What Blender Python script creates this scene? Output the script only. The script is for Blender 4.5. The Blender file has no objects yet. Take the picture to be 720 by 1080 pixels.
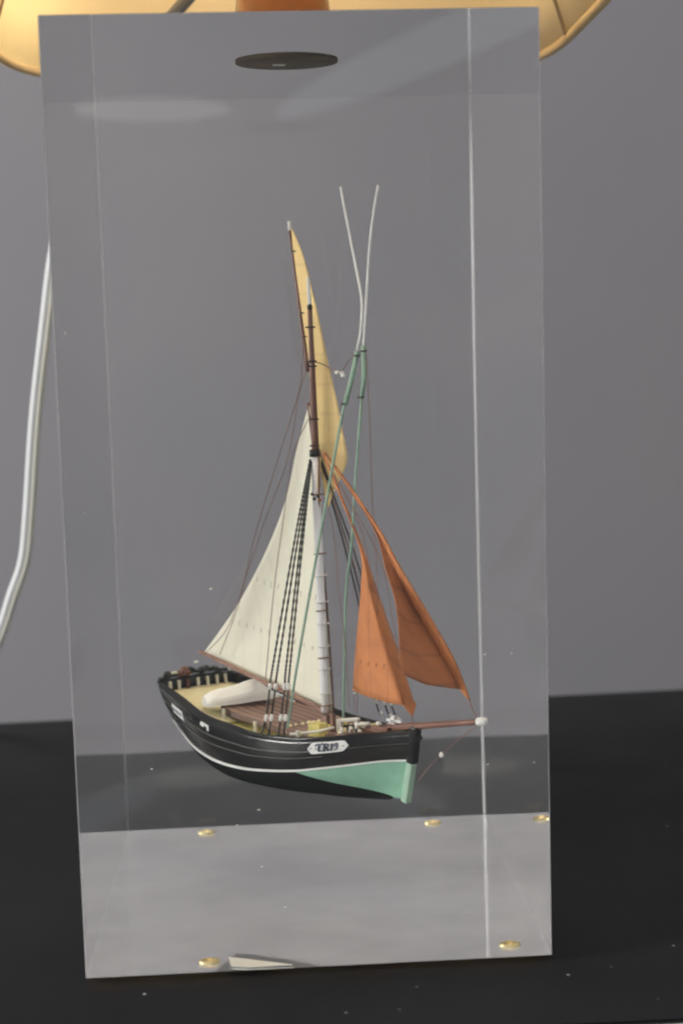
import bpy, bmesh, math, random
from mathutils import Vector, Matrix, Quaternion
random.seed(7)
scene = bpy.context.scene
COL = scene.collection

# ------------------------------------------------------------------ camera
cam_d = bpy.data.cameras.new("camera"); cam = bpy.data.objects.new("camera", cam_d); COL.objects.link(cam)
cam.matrix_world = (Matrix.Translation((-0.0157, -0.5891, 0.2606)) @ Matrix.Rotation(-0.05128092, 4, 'Z')
                    @ Matrix.Rotation(math.pi/2 - 0.10937689, 4, 'X') @ Matrix.Rotation(-0.02885374, 4, 'Z'))
cam_d.sensor_fit = 'VERTICAL'; cam_d.sensor_height = 24; cam_d.lens = 24*1508.713/1080
cam_d.clip_start = 0.01; cam_d.clip_end = 50
cam_d.dof.use_dof = True; cam_d.dof.focus_distance = 0.67; cam_d.dof.aperture_fstop = 5.0
scene.camera = cam

# ------------------------------------------------------------------ world and lamps (a soft indoor light)
W = bpy.data.worlds.new("World"); scene.world = W; W.use_nodes = True
W.node_tree.nodes["Background"].inputs[0].default_value = (0.93, 0.95, 1.0, 1)
W.node_tree.nodes["Background"].inputs[1].default_value = 0.32
def area(name, loc, target, sx, sy, power, col, roll=0):
    d = bpy.data.lights.new(name, 'AREA'); d.shape = 'ELLIPSE' if 'tube' in name else 'RECTANGLE'; d.size = sx; d.size_y = sy
    d.energy = power; d.color = col
    o = bpy.data.objects.new(name, d); COL.objects.link(o); o.location = loc
    o.rotation_euler = ((Vector(target) - Vector(loc)).to_track_quat('-Z', 'Y') @ Quaternion((0, 0, 1), roll)).to_euler()
    return o
area("left_key_light", (-3.4, -.25, 1.35), (0, .15, .2), 2.1, 1.7, 480, (1.0, .985, .95))  # soft key added from the left, its source unseen
area("ceiling_light", (0.35, -.5, 2.1), (0, .5, .1), 1.5, 1.3, 36, (1.0, .97, .92))
area("tube_light", (0.42, -2.6, 0.94), (0, 0, .33), .85, .10, .17, (.80, .90, 1.0), math.radians(20))
area("far_tube_light", (-.235, -2.6, .80), (0, 0, .3), .34, .05, .05, (1, 1, .9))
bulb_d = bpy.data.lights.new("shade_bulb", 'POINT'); bulb_d.energy = .9; bulb_d.shadow_soft_size = .03; bulb_d.color = (1, .84, .62)
bulb = bpy.data.objects.new("shade_bulb", bulb_d); COL.objects.link(bulb); bulb.location = (0, .147, .55)
scene.view_settings.view_transform = 'Standard'; scene.view_settings.look = 'None'
scene.view_settings.exposure = 0.12; scene.view_settings.gamma = 1
scene.render.engine = 'CYCLES'
cy = scene.cycles
cy.max_bounces = 20; cy.transmission_bounces = 16; cy.glossy_bounces = 10; cy.diffuse_bounces = 4
cy.transparent_max_bounces = 16; cy.caustics_refractive = True; cy.caustics_reflective = True
cy.blur_glossy = 0.3; cy.sample_clamp_indirect = 6; cy.use_denoising = True
cy.pixel_filter_type = 'BLACKMAN_HARRIS'; cy.filter_width = 2.1

# ------------------------------------------------------------------ materials
def mat(name, col, rough=.5, metal=0, var=.12, scale=60, bump=0, bscale=400, spec=.5, coat=0, sheen=0, sss=0, trans=0, dims=(1,1,1)):
    m = bpy.data.materials.new(name); m.use_nodes = True
    nt = m.node_tree; N = nt.nodes; L = nt.links; b = N["Principled BSDF"]
    b.inputs["Roughness"].default_value = rough; b.inputs["Metallic"].default_value = metal
    b.inputs["Specular IOR Level"].default_value = spec; b.inputs["Coat Weight"].default_value = coat
    b.inputs["Sheen Weight"].default_value = sheen
    tc = N.new("ShaderNodeTexCoord"); mp = N.new("ShaderNodeMapping"); mp.inputs["Scale"].default_value = dims
    L.new(tc.outputs["Object"], mp.inputs[0])
    nz = N.new("ShaderNodeTexNoise"); nz.inputs["Scale"].default_value = scale; nz.inputs["Detail"].default_value = 5
    L.new(mp.outputs[0], nz.inputs["Vector"])
    mx = N.new("ShaderNodeMix"); mx.data_type = 'RGBA'
    mx.inputs[6].default_value = (*[c*(1-var) for c in col], 1); mx.inputs[7].default_value = (*[min(1, c*(1+var)) for c in col], 1)
    L.new(nz.outputs["Fac"], mx.inputs[0]); L.new(mx.outputs[2], b.inputs["Base Color"])
    if bump:
        n2 = N.new("ShaderNodeTexNoise"); n2.inputs["Scale"].default_value = bscale; n2.inputs["Detail"].default_value = 4
        L.new(mp.outputs[0], n2.inputs["Vector"])
        bp = N.new("ShaderNodeBump"); bp.inputs["Strength"].default_value = bump; bp.inputs["Distance"].default_value = .0005
        L.new(n2.outputs["Fac"], bp.inputs["Height"]); L.new(bp.outputs[0], b.inputs["Normal"])
    if trans:      # thin cloth lets some light through
        tr = N.new("ShaderNodeBsdfTranslucent"); L.new(mx.outputs[2], tr.inputs[0])
        ms = N.new("ShaderNodeMixShader"); ms.inputs[0].default_value = trans
        out = N["Material Output"]; L.new(b.outputs[0], ms.inputs[1]); L.new(tr.outputs[0], ms.inputs[2]); L.new(ms.outputs[0], out.inputs[0])
    return m
M = {}
M['wall'] = mat('wall_paint', (.121, .112, .117), .9, var=.10, scale=3, bump=.6, bscale=160)
wm = [n_ for n_ in M['wall'].node_tree.nodes if n_.type == 'MIX'][0]
wm.inputs[6].default_value = (.080, .082, .096, 1); wm.inputs[7].default_value = (.106, .098, .102, 1)
M['cream_sail'] = mat('cream_sailcloth', (.88, .865, .73), .85, var=.06, scale=70, bump=.15, bscale=900, trans=.15)
M['yellow_sail'] = mat('yellow_sailcloth', (.86, .66, .31), .85, var=.06, scale=70, bump=.15, bscale=900, trans=.15)
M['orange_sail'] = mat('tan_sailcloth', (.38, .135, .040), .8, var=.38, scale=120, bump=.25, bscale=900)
M['shaded_sail'] = mat('shaded_tan_sailcloth', (.25, .085, .027), .8, var=.32, scale=120, bump=.25, bscale=900)  # the tan cloth again, darkened to paint in the jib's shaded hollow
M['black'] = mat('black_paint', (.007, .007, .007), .16, var=.3, bump=.35, bscale=260, spec=.32)
M['white'] = mat('white_paint', (.80, .80, .78), .4, var=.05)
M['ivory'] = mat('ivory_paint', (.74, .70, .58), .5, var=.12, scale=200)
M['mast_white'] = mat('mast_white', (.88, .88, .90), .4, var=.08, scale=300)
M['brown'] = mat('varnished_brown', (.13, .055, .035), .4, var=.35, scale=300, dims=(1,1,.2))
M['boom'] = mat('boom_brown', (.20, .105, .075), .5, var=.3, scale=300)
M['deck_yellow'] = mat('deck_yellow', (.74, .66, .22), .55, var=.25, scale=150, bump=.3)
M['deck_cream'] = mat('deck_cream', (.88, .78, .48), .55, var=.2, scale=150, bump=.3)
M['green'] = mat('sea_green', (.25, .38, .29), .5, var=.15, scale=200)
M['rope_black'] = mat('black_rope', (.022, .022, .018), .8, var=.5, scale=1500)
M['rope_brown'] = mat('brown_thread', (.13, .065, .05), .8, var=.3, scale=900)
M['bulwark'] = mat('bulwark_dark_green', (.016, .024, .018), .5, var=.4, scale=200)
M['hoop'] = mat('hoop', (.25, .16, .08), .6)
M['brass'] = mat('brass', (.82, .72, .42), .42, metal=1, var=.2, scale=900)
M['ink'] = mat('plate_ink', (.03, .04, .07), .6)
M['grey_ink'] = mat('grey_ink', (.25, .27, .32), .6)
M['lampwood'] = mat('lamp_wood', (.25, .075, .022), .22, var=.4, scale=30, coat=.6, dims=(1,1,.25))
M['plug'] = mat('lamp_socket_dark', (.075, .055, .030), .7, var=.6, scale=120)
M['shade'] = mat('shade_fabric', (.93, .80, .54), .9, var=.03, scale=9, trans=.4)
M['trim'] = mat('shade_trim', (.66, .50, .28), .85, var=.2)
M['wire'] = mat('shade_wire', (.50, .40, .26), .7)
M['cord'] = mat('cord_white', (.25, .255, .26), .9, var=.05, spec=.05)
M['cord_y'] = mat('cord_yellowed', (.50, .50, .45), .9, var=.1, spec=.05)
M['paper'] = mat('paper', (.75, .75, .70), .8, var=.1)  # pale colour of the glint painted in under the stem plug
M['fleck'] = mat('white_fleck', (.75, .75, .70), .6)

def seams(m, freq, amt=.16, direction='X'):
    nt = m.node_tree; N = nt.nodes; L = nt.links; b = N["Principled BSDF"]
    tc = N.new("ShaderNodeTexCoord"); wv = N.new("ShaderNodeTexWave"); wv.wave_type = 'BANDS'; wv.bands_direction = direction
    wv.inputs["Scale"].default_value = freq; wv.inputs["Distortion"].default_value = .6
    L.new(tc.outputs["Object"], wv.inputs["Vector"])
    r = N.new("ShaderNodeMapRange"); r.inputs[1].default_value = 0; r.inputs[2].default_value = .06; r.inputs[3].default_value = 1-amt; r.inputs[4].default_value = 1
    L.new(wv.outputs["Fac"], r.inputs[0]); src = b.inputs["Base Color"].links[0].from_socket
    mu = N.new("ShaderNodeMix"); mu.data_type = 'RGBA'; mu.blend_type = 'MULTIPLY'; mu.inputs[0].default_value = 1
    L.new(src, mu.inputs[6]); L.new(r.outputs[0], mu.inputs[7]); L.new(mu.outputs[2], b.inputs["Base Color"])
seams(M['cream_sail'], 24, .045); seams(M['orange_sail'], 26, .2); seams(M['shaded_sail'], 26, .2); seams(M['yellow_sail'], 22, .1, 'Z')
def planks():
    m = mat('brown_planks', (.27, .165, .125), .6, var=.3, scale=400, dims=(.15,1,1))
    nt = m.node_tree; N = nt.nodes; L = nt.links; b = N["Principled BSDF"]
    tc = N.new("ShaderNodeTexCoord"); wv = N.new("ShaderNodeTexWave"); wv.wave_type = 'BANDS'; wv.bands_direction = 'Y'
    wv.inputs["Scale"].default_value = 62; wv.inputs["Distortion"].default_value = .3
    L.new(tc.outputs["Object"], wv.inputs["Vector"])
    r = N.new("ShaderNodeMapRange"); r.inputs[1].default_value = .0; r.inputs[2].default_value = .25; r.inputs[3].default_value = .35; r.inputs[4].default_value = 1
    L.new(wv.outputs["Fac"], r.inputs[0])
    src = b.inputs["Base Color"].links[0].from_socket
    mu = N.new("ShaderNodeMix"); mu.data_type = 'RGBA'; mu.blend_type = 'MULTIPLY'; mu.inputs[0].default_value = 1
    L.new(src, mu.inputs[6]); L.new(r.outputs[0], mu.inputs[7]); L.new(mu.outputs[2], b.inputs["Base Color"])
    return m
M['planks'] = planks()

def bottom_paint():      # black anti-fouling with the green fore wedge: the border is a straight line on the ship
    m = bpy.data.materials.new('hull_bottom_paint'); m.use_nodes = True
    N = m.node_tree.nodes; L = m.node_tree.links; b = N["Principled BSDF"]; b.inputs["Roughness"].default_value = .3; b.inputs["Specular IOR Level"].default_value = 0
    tc = N.new("ShaderNodeTexCoord"); sp = N.new("ShaderNodeSeparateXYZ"); L.new(tc.outputs["Object"], sp.inputs[0])
    # green where z > za + k*(x - xa)
    xa, za, xb, zb = GA[0], GA[2], GB[0], GB[2]
    k = (zb-za)/(xb-xa)
    m1 = N.new("ShaderNodeMath"); m1.operation = 'MULTIPLY_ADD'; m1.inputs[1].default_value = -k; m1.inputs[2].default_value = k*xa - za
    L.new(sp.outputs[0], m1.inputs[0])
    m2 = N.new("ShaderNodeMath"); m2.operation = 'ADD'; L.new(m1.outputs[0], m2.inputs[0]); L.new(sp.outputs[2], m2.inputs[1])
    m3 = N.new("ShaderNodeMath"); m3.operation = 'GREATER_THAN'; m3.inputs[1].default_value = 0; L.new(m2.outputs[0], m3.inputs[0])
    nz = N.new("ShaderNodeTexNoise"); nz.inputs["Scale"].default_value = 200; L.new(tc.outputs["Object"], nz.inputs["Vector"])
    g = N.new("ShaderNodeMix"); g.data_type = 'RGBA'; g.inputs[6].default_value = (.16, .32, .235, 1); g.inputs[7].default_value = (.22, .39, .295, 1)
    L.new(nz.outputs["Fac"], g.inputs[0])
    x = N.new("ShaderNodeMix"); x.data_type = 'RGBA'; x.inputs[6].default_value = (.006, .007, .006, 1)
    L.new(m3.outputs[0], x.inputs[0]); L.new(g.outputs[2], x.inputs[7]); L.new(x.outputs[2], b.inputs["Base Color"])
    return m
GA = (0.02030, -0.02250, 0.01665); GB = (0.06509, -0.00100, 0.00566)
M['bottom'] = bottom_paint()

def acrylic():
    m = bpy.data.materials.new('clear_acrylic'); m.use_nodes = True
    b = m.node_tree.nodes["Principled BSDF"]
    b.inputs["Base Color"].default_value = (.985, .985, .975, 1); b.inputs["Transmission Weight"].default_value = 1
    b.inputs["IOR"].default_value = 1.49; b.inputs["Roughness"].default_value = 0
    return m
def scuffed(name, base, amt, scale, rng=(.35, .75), dims=(1,1,1), rough=0):     # acrylic whose surface is scratched matt in patches
    m = bpy.data.materials.new(name); m.use_nodes = True
    N = m.node_tree.nodes; L = m.node_tree.links; b = N["Principled BSDF"]
    b.inputs["Transmission Weight"].default_value = 1; b.inputs["IOR"].default_value = 1.49; b.inputs["Roughness"].default_value = rough
    d = N.new("ShaderNodeBsdfDiffuse"); d.inputs[0].default_value = (.8, .81, .84, 1)
    tc = N.new("ShaderNodeTexCoord"); mp = N.new("ShaderNodeMapping"); mp.inputs["Scale"].default_value = dims
    L.new(tc.outputs["Object"], mp.inputs[0])
    nz = N.new("ShaderNodeTexNoise"); nz.inputs["Scale"].default_value = scale; nz.inputs["Detail"].default_value = 3
    L.new(mp.outputs[0], nz.inputs["Vector"])
    r = N.new("ShaderNodeMapRange"); r.inputs[1].default_value = rng[0]; r.inputs[2].default_value = rng[1]
    r.inputs[3].default_value = base; r.inputs[4].default_value = amt; L.new(nz.outputs["Fac"], r.inputs[0])
    ms = N.new("ShaderNodeMixShader"); L.new(r.outputs[0], ms.inputs[0]); L.new(b.outputs[0], ms.inputs[1]); L.new(d.outputs[0], ms.inputs[2])
    L.new(ms.outputs[0], N["Material Output"].inputs[0])
    return m
M['acrylic'] = acrylic()
M['acrylic_bottom'] = scuffed('scuffed_acrylic_underside', .20, .29, 13)
M['edge_bright'] = scuffed('bright_acrylic_edge', .0, .10, 9, (.42, .62), (1, 1, .8), .45)
M['edge_faint'] = scuffed('polished_acrylic_edge', .05, .24, 11, (.40, .70), (1, 1, .8), .45)
M['acrylic_back'] = scuffed('dusty_glare_acrylic_back', .025, .12, 5, (.3, .75), (1, 1, 1.4))  # dust film; its cloudy patches also paint in uneven reflections

def table_mat():
    m = bpy.data.materials.new('black_lacquer_dusty'); m.use_nodes = True
    N = m.node_tree.nodes; L = m.node_tree.links; b = N["Principled BSDF"]
    tc = N.new("ShaderNodeTexCoord")
    n1 = N.new("ShaderNodeTexNoise"); n1.inputs["Scale"].default_value = 6; n1.inputs["Detail"].default_value = 6; L.new(tc.outputs["Object"], n1.inputs["Vector"])
    n3 = N.new("ShaderNodeTexNoise"); n3.inputs["Scale"].default_value = 16; L.new(tc.outputs["Object"], n3.inputs["Vector"])
    v = N.new("ShaderNodeTexVoronoi"); v.inputs["Scale"].default_value = 95; v.inputs["Randomness"].default_value = 1; L.new(tc.outputs["Object"], v.inputs["Vector"])
    # dust specks: the centre of some voronoi cells only
    lt = N.new("ShaderNodeMath"); lt.operation = 'LESS_THAN'; lt.inputs[1].default_value = .07; L.new(v.outputs["Distance"], lt.inputs[0])
    sx = N.new("ShaderNodeSeparateColor"); L.new(v.outputs["Color"], sx.inputs[0])
    gt = N.new("ShaderNodeMath"); gt.operation = 'GREATER_THAN'; gt.inputs[1].default_value = .74; L.new(sx.outputs[0], gt.inputs[0])
    mu = N.new("ShaderNodeMath"); mu.operation = 'MULTIPLY'; L.new(lt.outputs[0], mu.inputs[0]); L.new(gt.outputs[0], mu.inputs[1])
    mu2 = N.new("ShaderNodeMath"); mu2.operation = 'MULTIPLY'; L.new(mu.outputs[0], mu2.inputs[0]); L.new(sx.outputs[1], mu2.inputs[1])
    a = N.new("ShaderNodeMix"); a.data_type = 'RGBA'; a.inputs[6].default_value = (.002, .002, .0023, 1); a.inputs[7].default_value = (.009, .009, .0095, 1)
    L.new(n1.outputs["Fac"], a.inputs[0])
    c = N.new("ShaderNodeMix"); c.data_type = 'RGBA'; c.inputs[7].default_value = (.17, .17, .16, 1)
    L.new(mu2.outputs[0], c.inputs[0]); L.new(a.outputs[2], c.inputs[6]); L.new(c.outputs[2], b.inputs["Base Color"])
    r = N.new("ShaderNodeMapRange"); r.inputs[3].default_value = .38; r.inputs[4].default_value = .55; L.new(n3.outputs["Fac"], r.inputs[0]); L.new(r.outputs[0], b.inputs["Roughness"])
    b.inputs["Specular IOR Level"].default_value = .10
    return m
M['table'] = table_mat()

# ------------------------------------------------------------------ mesh helpers
def link(name, verts, faces, m, parent=None, smooth=True, mats=None, fm=None):
    me = bpy.data.meshes.new(name); me.from_pydata([tuple(v) for v in verts], [], faces); me.update()
    for mm in (mats or [m]): me.materials.append(mm)
    if fm:
        for p, k in zip(me.polygons, fm): p.material_index = k
    if smooth:
        for p in me.polygons: p.use_smooth = True
    o = bpy.data.objects.new(name, me); COL.objects.link(o)
    if parent: o.parent = parent
    return o
class MB:
    def __init__(s): s.v = []; s.f = []
    def add(s, v, f):
        k = len(s.v); s.v += [tuple(a) for a in v]; s.f += [tuple(i+k for i in q) for q in f]; return s
    def tube(s, pts, r, n=8, cap=True):
        pts = [Vector(p) for p in pts]; m = len(pts)
        rr = r if isinstance(r, (list, tuple)) else [r]*m
        t0 = (pts[1]-pts[0]).normalized(); up = Vector((0,0,1)) if abs(t0.z) < .9 else Vector((1,0,0))
        nx = t0.cross(up).normalized(); V = []
        for i, p in enumerate(pts):
            t = (pts[min(i+1, m-1)] - pts[max(i-1, 0)]).normalized()
            nx = (nx - t*nx.dot(t)).normalized(); ny = t.cross(nx)
            for k in range(n):
                a = 2*math.pi*k/n; V.append(p + (nx*math.cos(a) + ny*math.sin(a))*rr[i])
        F = [(i*n+k, i*n+(k+1)%n, (i+1)*n+(k+1)%n, (i+1)*n+k) for i in range(m-1) for k in range(n)]
        if cap: F += [tuple(range(n))[::-1], tuple((m-1)*n+k for k in range(n))]
        return s.add(V, F)
    def box(s, c, size, ax=None):      # ax: optional three axes
        c = Vector(c); ax = ax or (Vector((1,0,0)), Vector((0,1,0)), Vector((0,0,1)))
        V = [c + ax[0]*(size[0]/2*i) + ax[1]*(size[1]/2*j) + ax[2]*(size[2]/2*k) for i in (-1,1) for j in (-1,1) for k in (-1,1)]
        return s.add(V, [(0,1,3,2),(4,6,7,5),(0,4,5,1),(2,3,7,6),(0,2,6,4),(1,5,7,3)])
    def ball(s, c, r, n=8, sq=(1,1,1)):
        c = Vector(c); V = [c+Vector((0,0,r*sq[2]))]; F = []
        for i in range(1, n):
            th = math.pi*i/n
            for k in range(n):
                a = 2*math.pi*k/n; V.append(c + Vector((r*sq[0]*math.sin(th)*math.cos(a), r*sq[1]*math.sin(th)*math.sin(a), r*sq[2]*math.cos(th))))
        V.append(c-Vector((0,0,r*sq[2])))
        for k in range(n): F.append((0, 1+k, 1+(k+1)%n))
        for i in range(n-2):
            for k in range(n): F.append((1+i*n+k, 1+(i+1)*n+k, 1+(i+1)*n+(k+1)%n, 1+i*n+(k+1)%n))
        b = 1+(n-2)*n
        for k in range(n): F.append((b+k, len(V)-1, b+(k+1)%n))
        return s.add(V, F)
    def build(s, name, m, parent=None, smooth=True): return link(name, s.v, s.f, m, parent, smooth)
def lerp(a, b, t): return a + (b-a)*t
def catmull(P, n):
    P = [Vector(p) for p in P]
    if len(P) < 3: return [P[0].lerp(P[-1], i/n) for i in range(n+1)]
    Q = [2*P[0]-P[1]] + P + [2*P[-1]-P[-2]]; out = []; m = len(P)-1
    for i in range(n+1):
        t = i/n*m; k = min(int(t), m-1); t -= k; a, b, c, d = Q[k:k+4]
        out.append(.5*((2*b) + (c-a)*t + (2*a-5*b+4*c-d)*t*t + (3*b-a-3*c+d)*t**3))
    return out
def rope(name, pts, r, m, parent, n=24, sag=0, wob=0, twist=False):
    P = catmull(pts, n) if len(pts) > 2 else [Vector(pts[0]).lerp(Vector(pts[1]), i/n) for i in range(n+1)]
    P = [p + Vector((random.uniform(-wob, wob), random.uniform(-wob, wob), -sag*4*(i/n)*(1-i/n))) for i, p in enumerate(P)]
    rr = [r*(1.25 if i % 2 else .72) for i in range(len(P))] if twist else r
    return MB().tube(P, rr, 6).build(name, m, parent)
def sheet(name, rows, m, parent, nu=10, nv=30, belly=None, thick=.00035, crease=False):
    cols = list(zip(*rows))
    cs = [catmull(c, nv) for c in cols]
    def across(p):
        if not crease: return catmull(p, nu)
        k = len(p)-1; return [p[min(int(i/nu*k), k-1)].lerp(p[min(int(i/nu*k), k-1)+1], i/nu*k-min(int(i/nu*k), k-1)) for i in range(nu+1)]
    G = [across([c[j] for c in cs]) for j in range(nv+1)]
    V = []
    for j, row in enumerate(G):
        for i, p in enumerate(row):
            if belly: p = p + Vector((0, belly*math.sin(math.pi*i/nu)*math.sin(math.pi*min(1, j/nv*.9+.05)), 0))
            V.append(p)
    w = nu+1
    F = [(j*w+i, j*w+i+1, (j+1)*w+i+1, (j+1)*w+i) for j in range(nv) for i in range(nu)]
    o = link(name, V, F, m, parent)
    md = o.modifiers.new("thickness", 'SOLIDIFY'); md.thickness = thick; md.offset = 0
    return o, G
def empty(name, loc, rz=0):
    o = bpy.data.objects.new(name, None); COL.objects.link(o); o.location = loc; o.rotation_euler = (0, 0, rz); o.empty_display_size = .02
    return o
def tag(o, label=None, cat=None, group=None, kind=None):
    for k, v in (('label', label), ('category', cat), ('group', group), ('kind', kind)):
        if v: o[k] = v
    return o

# ------------------------------------------------------------------ the setting: wall, table
H, D, HW = .39754, .29409, .1
link('wall', [(-2.0, 1.15, -1.2), (2.0, 1.15, -1.2), (2.0, 1.15, 1.7), (-2.0, 1.15, 1.7), (-2.0, 1.25, -1.2), (2.0, 1.25, -1.2), (2.0, 1.25, 1.7), (-2.0, 1.25, 1.7)],
     [(0,1,2,3), (7,6,5,4), (0,4,5,1), (1,5,6,2), (2,6,7,3), (3,7,4,0)], M['wall'], smooth=False)['kind'] = 'structure'
t = empty('table', (0, 0, -.043))
tag(t, 'dusty black table under the clear block with the ship', 'table')
bm = bmesh.new()
bmesh.ops.create_cube(bm, size=1)
ZT = -.003
for v in bm.verts:
    x = .75 if v.co.x > 0 else -.75
    y = (.4675 + .034*x) if v.co.y > 0 else (-.0605 - .010*x + .0015)
    v.co = (x, y, (ZT if v.co.z > 0 else ZT-.03)+.043)
bmesh.ops.bevel(bm, geom=bm.edges[:], offset=.002, segments=3, affect='EDGES')
me = bpy.data.meshes.new('tabletop'); bm.to_mesh(me); bm.free(); me.materials.append(M['table'])
o = bpy.data.objects.new('tabletop', me); COL.objects.link(o); o.parent = t

M['edge_highlight'] = mat('painted_edge_highlight', (.42, .41, .39), .5)  # pale colour stands in for the highlight along the front edge
V = []
for x in (-.745, .745):
    y = -.0605 - .010*x + .0012
    for dy, dz in ((0, -.0012), (-.0022, -.0018), (-.0022, -.028), (0, -.028)): V.append((x, y+dy, ZT+.043+dz))
link('edge_highlight', V, [(0,1,2,3), (7,6,5,4), (0,4,5,1), (1,5,6,2), (2,6,7,3), (3,7,4,0)], M['edge_highlight'], t, smooth=False)

# ------------------------------------------------------------------ the lamp: clear block, stem, shade, cord
lamp = empty('table_lamp', (0, D/2, ZT))
tag(lamp, 'lamp with clear acrylic block base, wooden stem and cream paper shade above the ship', 'lamp')
lo = Vector((0, -D/2, -ZT))       # world -> lamp
bm = bmesh.new(); bmesh.ops.create_cube(bm, size=1)
for v in bm.verts: v.co = Vector((v.co.x*2*HW, v.co.y*D, (v.co.z+.5)*H - ZT))
bm.normal_update()
for f in bm.faces: f.material_index = 1 if f.normal.z < -.5 else (3 if f.normal.y > .5 else 0)
up = [e for e in bm.edges if abs(e.verts[0].co.z-e.verts[1].co.z) > .1]
bright = [e for e in up if e.verts[0].co.x > 0 and e.verts[0].co.y > 0]
bmesh.ops.bevel(bm, geom=[e for e in up if e not in bright], offset=.0004, segments=2, affect='EDGES', material=2)
up = [e for e in bm.edges if e.verts[0].co.x > HW-.0001 and e.verts[1].co.x > HW-.0001 and e.verts[0].co.y > D/2-.0001 and e.verts[1].co.y > D/2-.0001]
bmesh.ops.bevel(bm, geom=up, offset=.00055, segments=3, affect='EDGES', material=4)
me = bpy.data.meshes.new('acrylic_block'); bm.to_mesh(me); bm.free()
for k in ('acrylic', 'acrylic_bottom', 'edge_faint', 'acrylic_back', 'edge_bright'): me.materials.append(M[k])
block = bpy.data.objects.new('acrylic_block', me); COL.objects.link(block); block.parent = lamp
# brass feet set into the underside
for x, y in ((-.0558, .2785), (.0696, .2775), (-.0479, .0154), (.0837, .0187)):
    mb = MB()
    n = 20; R = .0042; V = []; F = []
    prof = [(0, ZT+.0002), (R, ZT+.0002), (R, .0010), (R*.93, .0013), (R*.45, .0013), (R*.38, .0006), (0, .0006)]
    for r_, z_ in prof:
        for k in range(n):
            a = 2*math.pi*k/n; V.append(Vector((x+r_*math.cos(a)*1.1, y+r_*math.sin(a)*.9, z_))+lo)
    for i in range(len(prof)-1):
        for k in range(n): F.append((i*n+k, i*n+(k+1)%n, (i+1)*n+(k+1)%n, (i+1)*n+k))
    mb.add(V, F).build('brass_foot', M['brass'], block)
# a torn paper wedge stuck in the underside
w = [(-0.03970, 0.02021, 0.00080), (-0.03827, 0.00613, 0.00080), (-0.03091, 0.00248, 0.00080), (-0.01218, 0.00274, 0.00080), (-0.02563, 0.01137, 0.00080), (-0.03388, 0.01678, 0.00080)]
w = [Vector(p)+lo for p in w]
link('paper_scrap', w+[p-Vector((0,0,.0004)) for p in w], [(0,1,2,3,4,5), (11,10,9,8,7,6)]+[(i, i+6, (i+1)%6+6, (i+1)%6) for i in range(6)], M['paper'], block, smooth=False)
# flecks cast into the acrylic
fl = [(-0.04334, 0.10000, 0.15486), (-0.05180, 0.11000, 0.11951), (-0.07527, 0.12000, 0.06730), (-0.02492, 0.10000, 0.04929), (0.09315, 0.20000, 0.10495), (0.08844, 0.15000, 0.05677), (-0.03501, 0.08000, 0.04681), (-0.01404, 0.10000, 0.00146), (-0.02454, 0.10000, 0.02179), (-0.08860, 0.02000, 0.00214), (-0.09281, 0.02000, 0.19766), (-0.09702, 0.02000, 0.27252), (-0.10107, 0.02000, 0.19032)]
for i, p in enumerate(fl):
    r = (.0006, .0009, .0005, .0006, .0004, .0004, .0003, .0005, .0004, .0004, .0004, .0004, .0003)[i]
    MB().ball(Vector(p)+lo, r, 6, (1.3, .8, .7)).build('cast_fleck', M['fleck'], block)
# stem: a dark plug let into the block, a turned wooden stem above
def lathe(name, prof, m, parent, cx=0, cy=0, n=40):
    V = [(cx+r*math.cos(2*math.pi*k/n), cy+r*math.sin(2*math.pi*k/n), z) for r, z in prof for k in range(n)]
    F = [(i*n+k, i*n+(k+1)%n, (i+1)*n+(k+1)%n, (i+1)*n+k) for i in range(len(prof)-1) for k in range(n)]
    F += [tuple(range(n))[::-1], tuple((len(prof)-1)*n+k for k in range(n))]
    return link(name, V, F, m, parent)
zt = H - ZT
stem = lathe('lamp_stem', [(.0255, zt+.0006), (.0262, zt+.002), (.0258, zt+.006), (.0250, zt+.012), (.0243, zt+.03), (.020, zt+.06), (.012, zt+.085), (.010, zt+.12), (.010, zt+.2)], M['lampwood'], lamp)
plug = lathe('stem_plug', [(.0238, zt-.0009), (.0240, zt-.0005), (.0240, zt+.0005)], M['plug'], stem)
MB().box(Vector((-.0035, .004, zt-.0012)), (.006, .002, .0006)).build('plug_glint', M['paper'], stem)  # pale bar painted in as a glint under the plug
# shade: a paper cone on a wire frame
HA, HB, zr0, hs = .1575, .085, .430, .20
def rim(a, t, off=0):      # rounded square, wide below, narrow above
    h = lerp(HA, HB, t)-off; c, d = math.cos(a), math.sin(a); e = 5.0
    k = (abs(c)**e + abs(d)**e)**(-1/e)
    return (h*k*c, h*k*d, zr0+hs*t-ZT)
n = 128; m_ = 8
V = [rim(2*math.pi*k/n, j/m_) for j in range(m_+1) for k in range(n)]
F = [(j*n+k, j*n+(k+1)%n, (j+1)*n+(k+1)%n, (j+1)*n+k) for j in range(m_) for k in range(n)]
shade = link('lamp_shade', V, F, M['shade'], lamp)
md = shade.modifiers.new('thickness', 'SOLIDIFY'); md.thickness = .0008; md.offset = 1
for nm, t_, rt in (('rim_trim', 0, .0026), ('top_trim', 1, .002)):
    MB().tube([rim(2*math.pi*k/n, t_) for k in range(n+1)], rt, 8, False).build(nm, M['trim'], shade)
for th in (21, 159, 112, 201, 339, 247, 293):
    rt = .0016 if th == 112 else .0010
    MB().tube([rim(math.radians(th), q, .0022) for q in (0, .5, 1)], rt, 6).build('shade_rib', M['wire'], shade)
for k in range(3):
    a = math.radians(80+120*k)
    MB().tube([(0, 0, zr0+hs*.97-ZT), (HB*math.cos(a), HB*math.sin(a), zr0+hs-.003-ZT)], .0012, 6).build('shade_arm', M['wire'], shade)
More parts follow.
